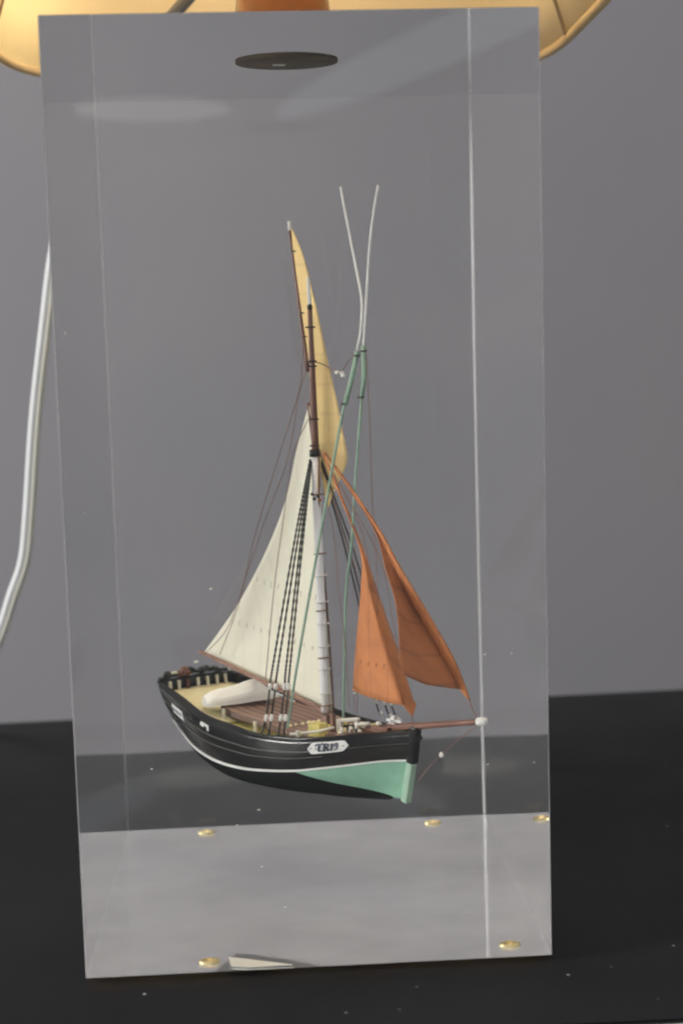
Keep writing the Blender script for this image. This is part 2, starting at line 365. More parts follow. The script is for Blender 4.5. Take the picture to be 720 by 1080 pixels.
# cord: leaves the stem, runs down behind the block on the left
cp = [(-0.10317, 0.33500, 0.42626), (-0.13013, 0.33500, 0.38031), (-0.14434, 0.33500, 0.33249), (-0.15262, 0.33500, 0.28641), (-0.16226, 0.33500, 0.22661), (-0.16978, 0.33500, 0.16285), (-0.17431, 0.33500, 0.13406), (-0.18275, 0.33500, 0.11207), (-0.19197, 0.33500, 0.08751), (-0.21270, 0.33500, 0.04319)]
cp = [Vector(p)+lo for p in cp]
cp = [Vector((-.012, .0, zt+.075)), Vector((-.06, .08, zt+.05))] + cp
c2 = [p+Vector((.0030, .0015, 0)) for p in cp]
P = catmull(cp, 80)
tip = P[-1]
P += [tip+Vector((-.01, .1, -.05)), tip+Vector((-.02, .3, -.3))]
cord = MB().tube(P, .0036, 12).build('power_cord', M['cord'], lamp)
Q = [p+Vector((.0021, -.0012, 0)) for p in P]
MB().tube(Q, .0024, 10).build('second_core', M['cord_y'], cord)

# ------------------------------------------------------------------ the ship (x forward, y to port, z up; base at the keel)
ZB = .047
ship = empty('model_ship', (.00263, .147, ZB), math.radians(-54))
tag(ship, 'model fishing smack with black hull, cream mainsail and orange headsails, sealed inside the clear block', 'model ship')
U0, U1 = -.1022, .0784
TB = .023; BM = .032
def halfb(s):
    return BM*(1-(abs(s-.45)/.55)**2.4) if s > .45 else BM-(BM-TB)*((.45-s)/.45)**2
SZ = [(0,.0475),(.151,.0429),(.263,.0376),(.33,.0357),(.438,.0342),(.531,.0325),(.685,.0326),(.787,.0344),(.875,.0367),(.932,.0377),(1,.0392)]
TZ = [(0,.0262),(.15,.0181),(.25,.0155),(.35,.0142),(.455,.0138),(.53,.0143),(.69,.0168),(.765,.019),(.87,.0222),(.935,.0242),(1,.0250)]
KZ = [(0,.0240),(.08,.012),(.15,.0022),(.3,.0002),(.45,0),(.6,.0006),(.75,.0024),(.92,.0054),(1,.0068)]
def ip(T, s):
    s = max(0, min(1, s)); n = len(T)
    for i in range(n-1):
        if s <= T[i+1][0]:
            x0, y0 = T[i]; x1, y1 = T[i+1]; t = (s-x0)/(x1-x0)
            m0 = (y1-T[i-1][1])/(x1-T[i-1][0]) if i > 0 else (y1-y0)/(x1-x0)
            m1 = (T[i+2][1]-y0)/(T[i+2][0]-x0) if i < n-2 else (y1-y0)/(x1-x0)
            h = x1-x0
            return (2*t**3-3*t*t+1)*y0 + (t**3-2*t*t+t)*h*m0 + (-2*t**3+3*t*t)*y1 + (t**3-t*t)*h*m1
    return T[-1][1]
def halfs(s):      # half breadth at the white line
    k = .97 if s > .4 else 1-.03-.30*((.4-s)/.4)**1.5
    return halfb(s)*k*(1 if s < .8 else 1-.22*(s-.8)/.2)
def ux(s, z):      # raked stem and counter
    b = U1 - .0085*max(0, (.0392-z)/.034); a = U0 + .004*max(0, (.0475-z)/.03)
    return a + (b-a)*s
def topside(s, f, side=-1, off=0):      # f 0 at the rail, 1 at the white line
    zr, zs = ip(SZ, s), ip(TZ, s); z = lerp(zr, zs, f)
    v = lerp(halfb(s), halfs(s), f) + .0009*math.sin(math.pi*f)
    v = max(v, .0012)
    return Vector((ux(s, z), side*(v+off), z))
def under(s, g, side=-1):                # g 0 at the white line, 1 at the keel
    zs, zk = ip(TZ, s), ip(KZ, s)
    full = .55 if s < .8 else .55+.35*(s-.8)/.2
    fine = max(0, (.3-s)/.3); full = full+.6*fine
    z = lerp(zs, zk, g**(1.15))
    v = halfs(s)*(1-g**1.9)**full
    v = max(v, .0012)
    return Vector((ux(s, z), side*v, z))
NS, NT, NU = 64, 8, 14
prof = lambda s, sd: [topside(s, i/NT, sd) for i in range(NT)] + [under(s, j/NU, sd) for j in range(NU+1)]
V = []; F = []; fm = []
for i in range(NS+1):
    s = i/NS; s = 1-(1-s)**1.25
    p = prof(s, -1); q = prof(s, 1)[::-1]
    V += p + q
w = 2*(NT+NU+1)
for i in range(NS):
    for k in range(w-1):
        F.append((i*w+k, i*w+k+1, (i+1)*w+k+1, (i+1)*w+k)); kk = min(k, w-2-k); fm.append(0 if kk < NT else 1)
F.append(tuple(range(w))[::-1]); fm.append(0)      # transom
F.append(tuple(NS*w+k for k in range(w))); fm.append(0)
hull = link('hull', V, F, None, ship, mats=[M['black'], M['bottom']], fm=fm)
hull.data.polygons[len(F)-2].use_smooth = False; hull.data.polygons[len(F)-1].use_smooth = False
md = hull.modifiers.new('thickness', 'SOLIDIFY'); md.thickness = .0010; md.offset = -1
# white line, rubbing strakes, rail cap: sub-parts of the hull
def strake(name, f0, f1, off, m, s0=0, s1=1, sides=(-1, 1)):
    for sd in sides:
        V = []; F = []; n = 60
        for i in range(n+1):
            s = lerp(s0, s1, i/n)
            V += [topside(s, f0, sd, -.0003), topside(s, f0, sd, off), topside(s, f1, sd, off), topside(s, f1, sd, -.0003)]
        for i in range(n):
            for k in range(4): F.append((i*4+k, (i+1)*4+k, (i+1)*4+(k+1)%4, i*4+(k+1)%4))
        F += [(0,1,2,3), tuple(n*4+k for k in range(4))[::-1]]
        link(name, V, F, m, hull, smooth=False)
M['strake'] = mat('dark_olive_strake', (.055, .055, .045), .4)
strake('white_line', .935, 1.0, .0005, M['white'])
strake('rubbing_strake', .36, .39, .0004, M['strake'])
strake('rubbing_strake', .56, .585, .0004, M['strake'], .0, .78)
for sd in (-1, 1):
    P = [topside(i/70, 0, sd, -.0006) + Vector((0, 0, .0003)) for i in range(71)]
    MB().tube(P, .0010, 6).build('rail_cap', M['black'], hull)
# keel, stem and sternpost
kp = [under(s, 1)*1 for s in (.14, .3, .5, .7, .85, .93)]
V = []; F = []
for i, p in enumerate(kp):
    for sy in (-.0012, .0012): V += [(p.x, sy, p.z+.001), (p.x, sy, p.z-.0010)]
for i in range(len(kp)-1):
    a, b = i*4, (i+1)*4
    F += [(a, b, b+1, a+1), (a+2, a+3, b+3, b+2), (a+1, b+1, b+3, a+3)]
link('keel', V, F, M['bottom'], hull, smooth=False)
def stempiece(name, pts, m, r=(.0028, .0016)):
    mb = MB(); pts = [Vector(p) for p in pts]
    for i in range(len(pts)-1):
        a, b = pts[i], pts[i+1]; d = (b-a); l = d.length; d.normalize(); sx = Vector((0,1,0)); q = sx.cross(d)
        mb.box((a+b)/2, (r[0]*2, r[1]*2, l+.0006), (q, sx, d))
    o = mb.build(name, m, hull, smooth=False)
    md = o.modifiers.new('bevel', 'BEVEL'); md.width = .0006; md.segments = 2
    return o
stempiece('stem_head', [(.0784, 0, .0415), (.0752, 0, .0245)], M['black'], (.0022, .0022))
stempiece('forefoot', [(.0750, 0, .0245), (.0700, 0, .0052)], M['green'], (.0020, .0018))
MB().ball((.0812, -.0005, .0368), .0015, 8, (1, 1.4, 1)).build('stem_ring', M['black'], hull)

# deck, raised plank cover
def deckstrip(name, s0, s1, wf, zf, m, n=30, edge=None, nv=8, drop=0):
    V = []; F = []
    for i in range(n+1):
        s = lerp(s0, s1, i/n)
        for j in range(nv+1):
            v = lerp(-1, 1, j/nv)*wf(s); z = zf(s)+.0006*(1-(2*j/nv-1)**2)
            V.append((ux(s, z), v, z))
    w = nv+1
    F = [(i*w+j, (i+1)*w+j, (i+1)*w+j+1, i*w+j+1) for i in range(n) for j in range(nv)]
    o = link(name, V, F, m, ship)
    md = o.modifiers.new('thickness', 'SOLIDIFY'); md.thickness = drop or .0006; md.offset = -1 if True else 0
    return o
deck = deckstrip('deck', .012, .985, lambda s: max(.001, halfb(s)-.0016), lambda s: ip(SZ, s)-.0058, M['deck_yellow'])
aft = deckstrip('aft_deck', .012, .30, lambda s: halfb(s)-.0020, lambda s: ip(SZ, s)-.0045, M['deck_cream'], n=10)
V = []; F = []; n = 30; nv = 12
for i in range(n+1):
    s = lerp(.245, .80, i/n); z = ip(SZ, s)+.0008
    a_ = .0148 if s < .62 else lerp(.0148, .011, (s-.62)/.18); b_ = min(.0245, halfb(s)-.0030)
    for j in range(nv+1): V.append((ux(s, z), lerp(-a_, b_, j/nv), z))
w = nv+1
cover = link('plank_cover', V, [(i*w+j, (i+1)*w+j, (i+1)*w+j+1, i*w+j+1) for i in range(n) for j in range(nv)], M['planks'], ship, smooth=False)
md = cover.modifiers.new('thickness', 'SOLIDIFY'); md.thickness = .0030; md.offset = -1
for s_, v_ in ((.275, -.0172), (.44, -.0190)):
    z_ = ip(SZ, s_)
    MB().box((ux(s_, z_), v_, z_-.0022), (.0019, .0010, .0068)).build('deck_post', M['ivory'], ship, smooth=False)
# inside of the stern: dark bulwark with pale timber heads
V = []; F = []
for i in range(13):
    t_ = i/12; v = lerp(-1, 1, t_)*(TB-.0012); c = .0022*(1-(2*t_-1)**2)
    x = U0+.0022
    V += [(x, v, .0415), (x-.001, v, .0482+c*.5+.0006*math.sin(i*2.1)), (x-.0022, v, .0480+c*.5), (x-.0018, v, .0415)]
for i in range(12):
    for k in range(4): F.append((i*4+k, (i+1)*4+k, (i+1)*4+(k+1)%4, i*4+(k+1)%4))
F += [(0,1,2,3), (48,51,50,49)]
stern = link('stern_bulwark', V, F, M['bulwark'], ship)
for k, v in enumerate((-.0175, -.0120, -.0065, .0000, .0060, .0120, .0175)):
    MB().box((U0+.0034, v, .0452), (.0012, .0014, .0052), (Vector((1,0,.12)).normalized(), Vector((0,1,0)), Vector((-.12,0,1)).normalized())).build('timber_head', M['brown'] if k == 2 else M['ivory'], stern, smooth=False)
P = [(U0+.0012, lerp(-TB, TB, i/16), .0492+.0016*math.sin(math.pi*i/16)) for i in range(17)]
MB().tube(P, .0010, 6).build('taffrail', M['bulwark'], stern)
for k, (v, r) in enumerate(((-.0165, .0022), (-.0075, .0026), (-.0035, .002), (.0060, .0026), (.0105, .0020))):
    mb = MB(); c = Vector((U0+.0022, v, .0505+.0010*math.cos(v*60)))
    for q in range(3): mb.ball(c+Vector((random.uniform(-.001,.001), random.uniform(-.0025,.0025), random.uniform(-.0006,.0012))), r*.85, 7, (1, 1.2, .85))
    mb.build('net_bundle', M['brown'] if k == 1 else M['bulwark'], stern)
MB().box((U0+.003, -.0145, .0520), (.0015, .0035, .0010)).build('cleat', M['ivory'], stern)
MB().box((U0+.003, .0215, .0500), (.0015, .0030, .0022)).build('cleat', M['white'], stern)

# upturned boat lying across the deck
def boat():
    A = Vector((-.0620, -.0215, .0392)); B = Vector((-.0500, .0163, .0406))
    V = []; F = []; n = 24; PR = [(-1,0), (-1,.30), (-.92,.50), (-.55,.74), (-.12,.97), (.05,1), (.25,.93), (.7,.62), (.97,.38), (1,.2), (1,0)]; m = len(PR)-1
    d = B-A; side = Vector((d.y, -d.x, 0)).normalized()
    HT = [(0,.0052),(.08,.0070),(.16,.0076),(.40,.0088),(.66,.0106),(.80,.0070),(.92,.0032),(1,.0012)]
    WT = [(0,.0052),(.06,.0058),(.3,.0060),(.6,.0054),(.8,.0040),(1,.0010)]
    for i in range(n+1):
        t = i/n; c = A.lerp(B, t); wd = ip(WT, t); hh = ip(HT, t)
        for k in range(m+1):
            x_, y_ = PR[k]; V.append(c + side*(-x_*wd) + Vector((0, 0, y_*hh + .00012*math.sin(11*t+2.3*k))))
    w = m+1
    F = [(i*w+k, i*w+k+1, (i+1)*w+k+1, (i+1)*w+k) for i in range(n) for k in range(m)]
    F += [tuple(range(w))[::-1], tuple(n*w+k for k in range(w))]
    for i in range(n): F.append((i*w, (i+1)*w, (i+1)*w+m, i*w+m))
    return link('upturned_boat', V, F, M['boat'], ship, smooth=False)
M['boat'] = mat('boat_cream', (.95, .96, .91), .6, var=.05, scale=200, bump=.2)
boat()

# masts and spars
def spar(name, a, b, r0, r1, m, parent=ship, n=10, k=12):
    a, b = Vector(a), Vector(b)
    return MB().tube([a.lerp(b, i/n) for i in range(n+1)], [lerp(r0, r1, i/n) for i in range(n+1)], k).build(name, m, parent)
mastA, mastB = (0.01017, -0.00000, 0.04116), (0.00821, -0.00000, 0.16580)
mast = spar('mast', mastA, mastB, .0021, .0020, M['mast_white'])
spar('mast_cap', (0.00820, -0.00000, 0.16557), (0.00815, -0.00000, 0.16897), .0026, .0026, M['black'], mast, 2)
for y, k in ((521, 'r'), (583, 'h'), (606, 'w'), (634, 'w'), (643, 'h'), (657, 'w'), (681, 'w'), (693, 'h'), (705, 'w'), (731, 'w'), (744, 'h')):
    f = (751-y)/(751-481); c = Vector(mastA).lerp(Vector(mastB), f)
    r = .0026
    P = [c+Vector((r*math.cos(2*math.pi*q/14)*1.1+.0002, r*math.sin(2*math.pi*q/14)*1.1+.0004, .0004*math.cos(2*math.pi*q/14))) for q in range(15)]
    MB().tube(P, .00035 if k != 'w' else .0004, 5, False).build('mast_hoop', M['hoop'] if k != 'w' else M['white'], mast)
for x, y in ((329, 521), (331, 526), (335, 523), (337.5, 527)):
    MB().ball((0.00792, -0.00220, 0.14770) if (x, y) == (329, 521) else ((0.00957, -0.00240, 0.14548) if (x, y) == (331, 526) else ((0.01237, -0.00220, 0.14693) if (x, y) == (335, 523) else (0.01335, -0.00160, 0.14510))), .0008, 6).build('mast_block', M['rope_black'] if x < 337 else M['orange_sail'], mast)
topmast = spar('topmast', (0.00870, -0.00000, 0.16808), (0.00774, -0.00000, 0.23684), .0019, .0011, M['brown'])
spar('topmast_pole', (0.00769, -0.00000, 0.23596), (0.00697, -0.00000, 0.25063), .0010, .0007, M['white'], topmast, 4)
MB().ball((0.00798, -0.00020, 0.23639), .0013, 8, (1,1,1.3)).build('topmast_collar', M['rope_black'], topmast)
for a in ((0.00790, -0.00000, 0.21094), (0.00793, -0.00000, 0.20870), (0.00836, 0.00000, 0.18348), (0.00809, -0.00000, 0.17079), (0.00761, 0.00000, 0.22705)):
    c = Vector(a); P = [c+Vector((.0021*math.cos(2*math.pi*q/12), .0021*math.sin(2*math.pi*q/12), 0)) for q in range(13)]
    MB().tube(P, .0004, 5, False).build('rope_lashing', M['rope_black'], topmast)
yard = spar('topsail_yard', (-0.01006, 0.00300, 0.27333), (0.00108, 0.00300, 0.20600), .0006, .0013, M['brown'])
spar('yard_tip', (-0.00999, 0.00300, 0.27333), (-0.01035, 0.00300, 0.27781), .0009, .0009, M['white'], yard, 2)
for a in ((-0.00757, 0.00300, 0.26337), (-0.00105, 0.00300, 0.22274), (-0.00272, 0.00300, 0.23404)):
    c = Vector(a); P = [c+Vector((.0014*math.cos(2*math.pi*q/12), .0014*math.sin(2*math.pi*q/12), 0)) for q in range(13)]
    MB().tube(P, .0003, 5, False).build('yard_lashing', M['rope_black'], yard)
spar('gaff', (-0.00035, 0.00350, 0.19103), (0.00721, 0.00250, 0.15149), .0008, .0011, M['brown'])
boom = spar('boom', (-0.10185, 0.00400, 0.06078), (0.01412, 0.00100, 0.04053), .0010, .0013, M['boom'])
bowsprit = spar('bowsprit', (0.03605, 0.00100, 0.03511), (0.12354, 0.00000, 0.04929), .0022, .0012, M['brown'])
spar('bowsprit_tip', (0.12226, -0.00000, 0.04915), (0.12673, -0.00000, 0.04987), .0019, .0018, M['white'], bowsprit, 2)
MB().box((0.05613, -0.00120, 0.03820), (.012, .0050, .0030)).build('bowsprit_bed', M['brown'], bowsprit, smooth=False)

# sails
ms_rows = [[(-0.00108, 0.00400, 0.18964), (-0.00063, 0.00400, 0.18964), (0.00114, 0.00300, 0.18968)], [(-0.01134, 0.00400, 0.16846), (-0.00582, 0.00500, 0.16758), (0.00509, 0.00300, 0.16695)], [(-0.02203, 0.00400, 0.14306), (-0.01295, 0.00700, 0.14084), (0.00666, 0.00300, 0.13860)],
           [(-0.03934, 0.00400, 0.11771), (-0.02407, 0.00900, 0.11382), (0.00753, 0.00300, 0.11098)], [(-0.06304, 0.00400, 0.09114), (-0.03553, 0.01000, 0.08862), (0.00938, 0.00300, 0.08791)], [(-0.07960, 0.00400, 0.07614), (-0.04170, 0.00900, 0.06938), (0.01048, 0.00300, 0.06470)], [(-0.09744, 0.00400, 0.06117), (-0.04520, 0.00600, 0.05043), (0.01159, 0.00300, 0.04140)]]
mainsail, G = sheet('mainsail', ms_rows, M['cream_sail'], ship, 16, 40)
def reefs(name, a, b, n, parent, m, ln=.0030, off=-.0006):
    mb = MB(); a, b = Vector(a), Vector(b)
    for i in range(n):
        c = a.lerp(b, i/(n-1))+Vector((0, off, -.0003*math.sin(math.pi*i/(n-1))))
        mb.tube([c, c+Vector((random.uniform(-.0006,.0006), -.0003, -ln*random.uniform(.6, 1.1)))], .00016, 5)
    mb.build(name, m, parent)
M['reef'] = mat('reef_cord', (.40, .39, .33), .9)
reefs('reef_points', (-0.04912, 0.00520, 0.10360), (0.00036, 0.00450, 0.09784), 9, mainsail, M['reef'])
reefs('reef_points', (-0.07208, 0.00520, 0.08104), (-0.04548, 0.00850, 0.07640), 6, mainsail, M['reef'])
reefs('reef_points', (-0.02230, 0.00780, 0.07356), (0.00424, 0.00400, 0.07152), 4, mainsail, M['reef'])
ts_rows = [[(-0.01076, 0.00350, 0.27561), (-0.00978, 0.00350, 0.27555)], [(-0.00788, 0.00300, 0.26473), (-0.00320, 0.00400, 0.26448)], [(-0.00617, 0.00300, 0.25436), (0.00084, 0.00450, 0.25403)], [(-0.00335, 0.00300, 0.23631), (0.00603, 0.00500, 0.23731)], [(-0.00105, 0.00300, 0.22274), (0.00918, 0.00600, 0.22245)],
           [(0.00122, 0.00300, 0.20871), (0.01200, 0.00700, 0.20846)], [(0.00268, 0.00300, 0.19331), (0.01587, 0.00800, 0.19310)], [(0.00349, 0.00300, 0.17969), (0.01866, 0.00900, 0.17818)], [(0.00528, 0.00300, 0.17060), (0.02044, 0.01000, 0.16503)], [(0.00781, 0.00300, 0.16153), (0.01805, 0.00900, 0.15732)], [(0.01023, 0.00300, 0.15018), (0.01366, 0.00600, 0.14735)], [(0.01242, 0.00300, 0.14157), (0.01349, 0.00300, 0.14069)]]
topsail, G2 = sheet('topsail', ts_rows, M['yellow_sail'], ship, 8, 44)
sr = [[(0.01424, 0.00000, 0.16726), (0.01461, -0.00000, 0.16727), (0.01498, 0.00000, 0.16728), (0.01557, -0.00000, 0.16729)], [(0.02581, -0.00000, 0.14813), (0.02632, 0.00000, 0.14814), (0.02683, -0.00000, 0.14816), (0.02635, 0.00100, 0.14808)], [(0.04087, 0.00000, 0.12220), (0.04123, -0.00000, 0.12222), (0.04193, 0.00000, 0.12181), (0.04154, 0.00200, 0.12117)], [(0.04078, -0.00000, 0.10418), (0.04525, -0.00100, 0.10411), (0.04844, -0.00100, 0.10387), (0.04665, 0.00500, 0.10319)],
      [(0.03743, 0.00000, 0.08580), (0.04856, -0.00200, 0.08644), (0.05510, -0.00100, 0.08641), (0.05300, 0.00700, 0.08540)], [(0.03452, -0.00000, 0.06957), (0.05133, -0.00250, 0.07049), (0.06214, -0.00100, 0.07041), (0.05835, 0.00900, 0.06935)], [(0.03237, -0.00000, 0.05467), (0.05417, -0.00200, 0.05216), (0.07110, -0.00100, 0.05158), (0.06796, 0.00900, 0.04815)]]
stay_sail, G3 = sheet('staysail', sr, M['orange_sail'], ship, 15, 40, crease=True)
MB().tube([Vector(p) for p in [(0.03301, -0.00050, 0.05480), (0.04235, -0.00050, 0.05301), (0.05232, -0.00050, 0.05200), (0.06215, -0.00050, 0.05146), (0.07049, -0.00050, 0.05145), (0.07651, -0.00050, 0.04718)]], .00045, 6).build('foot_rope', M['orange_sail'], stay_sail)
tk = [(0.06946, -0.00000, 0.05800), (0.06805, 0.00900, 0.05042), (0.07227, 0.00300, 0.04580), (0.07123, -0.00000, 0.05057)]
link('tack_corner', tk+[tuple(Vector(p)+Vector((.0003,.0004,0))) for p in tk], [(0,1,2,3), (7,6,5,4), (0,4,5,1), (1,5,6,2), (2,6,7,3), (3,7,4,0)], M['orange_sail'], stay_sail, smooth=False)
reefs('reef_points', (0.04211, -0.00200, 0.07004), (0.06010, -0.00220, 0.06991), 4, stay_sail, M['rope_black'], .0026)
jr = [[(0.01500, -0.00000, 0.16773), (0.01537, -0.00000, 0.16773), (0.01574, -0.00000, 0.16774), (0.01648, -0.00000, 0.16775)], [(0.03596, -0.00000, 0.14845), (0.03668, -0.00000, 0.14847), (0.03741, -0.00000, 0.14872), (0.03851, 0.00000, 0.14920)], [(0.05418, -0.00100, 0.13097), (0.05399, 0.00000, 0.13088), (0.05505, 0.00000, 0.13093), (0.05716, 0.00000, 0.13147)], [(0.06540, -0.00500, 0.11508), (0.06511, -0.00250, 0.11529), (0.06553, -0.00000, 0.11554), (0.07003, -0.00000, 0.11624)],
      [(0.08027, -0.01200, 0.10266), (0.07833, -0.00600, 0.09976), (0.07716, -0.00000, 0.09776), (0.08534, -0.00000, 0.10011)], [(0.08972, -0.01800, 0.08966), (0.08883, -0.00900, 0.08646), (0.08883, 0.00000, 0.08549), (0.09878, -0.00000, 0.08544)], [(0.10089, -0.02700, 0.08000), (0.09968, -0.01400, 0.07495), (0.09970, -0.00000, 0.07376), (0.10884, -0.00000, 0.07330)], [(0.11115, -0.03300, 0.07314), (0.10806, -0.01800, 0.06675), (0.11045, 0.00000, 0.06261), (0.11740, -0.00000, 0.05813)]]
jib, G4 = sheet('jib', jr, M['shaded_sail'], ship, 15, 44, crease=True)

lit_band_rows = []  # band of lighter cloth colour standing in for the lit luff fold
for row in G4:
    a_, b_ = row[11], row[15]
    lit_band_rows.append([a_.lerp(b_, q)+Vector((-.0002, -.0004, 0)) for q in (0, .5, 1)])
V = [p for r_ in lit_band_rows for p in r_]; w = 3
tp = link('lit_luff_band', V, [(j*w+i, j*w+i+1, (j+1)*w+i+1, (j+1)*w+i) for j in range(len(lit_band_rows)-1) for i in range(2)], M['orange_sail'], jib)
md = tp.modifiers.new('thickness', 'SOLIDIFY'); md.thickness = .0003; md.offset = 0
# shrouds with deadeyes, starboard then port
sA = [[(0.00755, -0.00240, 0.16455), (0.00311, -0.00900, 0.12924), (0.00152, -0.02400, 0.06703), (0.00161, -0.02650, 0.05623), (0.00316, -0.03050, 0.04163), (0.00072, -0.03220, 0.03277)], [(0.00761, -0.00220, 0.16363), (0.00539, -0.00900, 0.12934), (0.00576, -0.02400, 0.06742), (0.00625, -0.02650, 0.05670), (0.00742, -0.03050, 0.04211), (0.00664, -0.03200, 0.03298)],
      [(0.00773, -0.00200, 0.16362), (0.00766, -0.00900, 0.12945), (0.01227, -0.02400, 0.06802), (0.01353, -0.02650, 0.05743), (0.01482, -0.03030, 0.04291), (0.01378, -0.03160, 0.03377)], [(0.00784, -0.00180, 0.16361), (0.00917, -0.00900, 0.12951), (0.01531, -0.02400, 0.06830), (0.01657, -0.02650, 0.05774), (0.01821, -0.03000, 0.04324), (0.01779, -0.03120, 0.03373)]]
for P in sA:
    o = rope('shroud', P, .00052, M['rope_black'], ship, 170, twist=True)
    for q in (3, 4):
        d = (Vector(P[q])-Vector(P[q-1])).normalized()
        MB().tube([Vector(P[q])-d*.0017, Vector(P[q])-d*.0008, Vector(P[q])+d*.0008, Vector(P[q])+d*.0017], [.0006, .0010, .0010, .0005], 8).build('deadeye', M['white'], o)
pA = [[(0.00860, 0.00200, 0.16615), (0.01142, 0.00700, 0.14309), (0.01304, 0.01300, 0.11969), (0.01404, 0.02100, 0.08643), (0.01583, 0.02700, 0.04395), (0.01753, 0.02900, 0.03723)], [(0.00898, 0.00200, 0.16616), (0.01291, 0.00700, 0.14314), (0.01564, 0.01300, 0.11983), (0.01776, 0.02100, 0.08672), (0.02312, 0.02650, 0.04431), (0.02549, 0.02850, 0.03676)], [(0.00935, 0.00200, 0.16616), (0.01477, 0.00700, 0.14321), (0.01934, 0.01300, 0.12002), (0.02418, 0.02000, 0.08730), (0.02948, 0.02550, 0.04465), (0.03323, 0.02750, 0.03588)]]
for P in pA:
    o = rope('shroud', P, .00044, M['rope_black'], ship, 150, twist=True)
    d = (Vector(P[5])-Vector(P[4])).normalized()
    for q in (Vector(P[4])+d*.0005, Vector(P[5])-d*.0005):
        MB().tube([q-d*.0013, q-d*.0006, q+d*.0006, q+d*.0013], [.0004, .0008, .0008, .0004], 8).build('deadeye', M['white'], o)

# thin running rigging
R = M['rope_brown']; r1 = .00020
rope('stay', [(0.00356, 0.00000, 0.20651), (-0.00470, 0.00000, 0.19298), (-0.04211, 0.00000, 0.12743), (-0.05823, -0.00000, 0.09138), (-0.07778, -0.00000, 0.06186)], r1, R, ship, 40)
rope('stay', [(0.00204, -0.00000, 0.22048), (-0.00116, 0.00000, 0.20249), (-0.00902, -0.00000, 0.17651), (-0.01569, 0.00000, 0.16027), (-0.03194, -0.00000, 0.13686), (-0.04980, -0.00000, 0.10788), (-0.06914, -0.00000, 0.07738), (-0.09165, -0.00000, 0.06063)], r1, R, ship, 40)
rope('stay', [(0.00651, -0.00200, 0.18355), (-0.00648, -0.00200, 0.16701), (-0.01396, -0.00200, 0.14281), (-0.01786, -0.00200, 0.12867), (-0.02578, -0.00200, 0.10000), (-0.03568, -0.00200, 0.05331)], r1, R, ship, 40)
rope('stay', [(0.00827, -0.00000, 0.21094), (0.01113, 0.00400, 0.20945), (0.01835, 0.00400, 0.20667), (0.02337, 0.00400, 0.20482)], .0003, R, ship, 20)
rope('stay', [(0.02337, 0.00400, 0.20482), (0.03038, 0.00200, 0.20746), (0.03666, 0.00000, 0.21094), (0.04172, -0.00000, 0.21304)], r1, R, ship, 20)
mb = MB()
for a in ((0.02194, 0.00400, 0.20529), (0.02557, 0.00400, 0.20524), (0.02659, 0.00400, 0.20390)): mb.ball(a, .0011, 7, (1.2, 1, .9))
mb.build('halyard_block', M['white'], ship)
rope('stay', [(0.04944, 0.00000, 0.21291), (0.05018, -0.00000, 0.19767), (0.05078, -0.00000, 0.17888), (0.05092, -0.00000, 0.14937), (0.05289, -0.00000, 0.11302), (0.05268, -0.00000, 0.09150)], r1, R, ship, 40)
rope('stay', [(0.01205, -0.00000, 0.16813), (0.02400, -0.00000, 0.15619), (0.03845, -0.00000, 0.14003), (0.05260, -0.00000, 0.12281), (0.05972, -0.00000, 0.10898), (0.06321, 0.00000, 0.09230), (0.06736, -0.00000, 0.07480)], r1, R, ship, 40)
rope('stay', [(0.00851, 0.00200, 0.16433), (0.01936, 0.00200, 0.14371), (0.02867, 0.00200, 0.12367), (0.04068, 0.00200, 0.10172)], r1, R, ship, 40)
rope('stay', [(0.01664, -0.00200, 0.14842), (0.02320, -0.00200, 0.13189), (0.02645, -0.00200, 0.10023), (0.03007, -0.00200, 0.07627), (0.03160, -0.00200, 0.04655)], r1, R, ship, 40)
rope('stay', [(0.01275, 0.00000, 0.16724), (0.02947, 0.00000, 0.14869), (0.04235, -0.00000, 0.13124), (0.04797, -0.00000, 0.11362), (0.05569, -0.00000, 0.09621), (0.06476, -0.00000, 0.07904)], r1, R, ship, 40)
rope('halyard', [(0.01379, -0.00200, 0.16555), (0.00881, 0.00100, 0.12965), (0.00932, 0.00300, 0.10183), (0.01147, 0.00300, 0.06946), (0.01310, 0.00300, 0.04156)], .0005, M['brown'], ship, 30)
rope('halyard', [(0.01322, -0.00100, 0.16549), (0.00731, 0.00100, 0.12958), (0.00754, 0.00350, 0.10167), (0.00855, 0.00350, 0.06914), (0.00981, 0.00300, 0.04355)], .0007, M['yellow_sail'], ship, 30)
rope('bobstay', [(0.12222, -0.00000, 0.04785), (0.10974, -0.00000, 0.04031), (0.09625, -0.00000, 0.03075), (0.08590, -0.00000, 0.02276), (0.07884, -0.00000, 0.01600)], r1, R, ship, 20)
MB().ball((0.09625, -0.00000, 0.03075), .0011, 7, (1, 1, 1.2)).build('bobstay_block', M['white'], ship)
rope('stay', [(0.12228, 0.00000, 0.05002), (0.11858, 0.00000, 0.05437), (0.11552, -0.00000, 0.05967)], .0003, R, ship, 8)
rope('stay', [(0.07593, 0.00000, 0.04750), (0.07704, 0.00000, 0.04091)], .0003, R, ship, 8)
rope('sheet_rope', [(0.03308, 0.00000, 0.05428), (0.03335, -0.00000, 0.04417)], .0002, R, ship, 8)
rope('sheet_rope', [(0.03526, -0.00000, 0.05405), (0.03514, -0.00000, 0.04345)], .0002, R, ship, 8)
MB().ball((0.03426, -0.00040, 0.05307), .0007, 6).build('sheet_block', M['white'], ship)

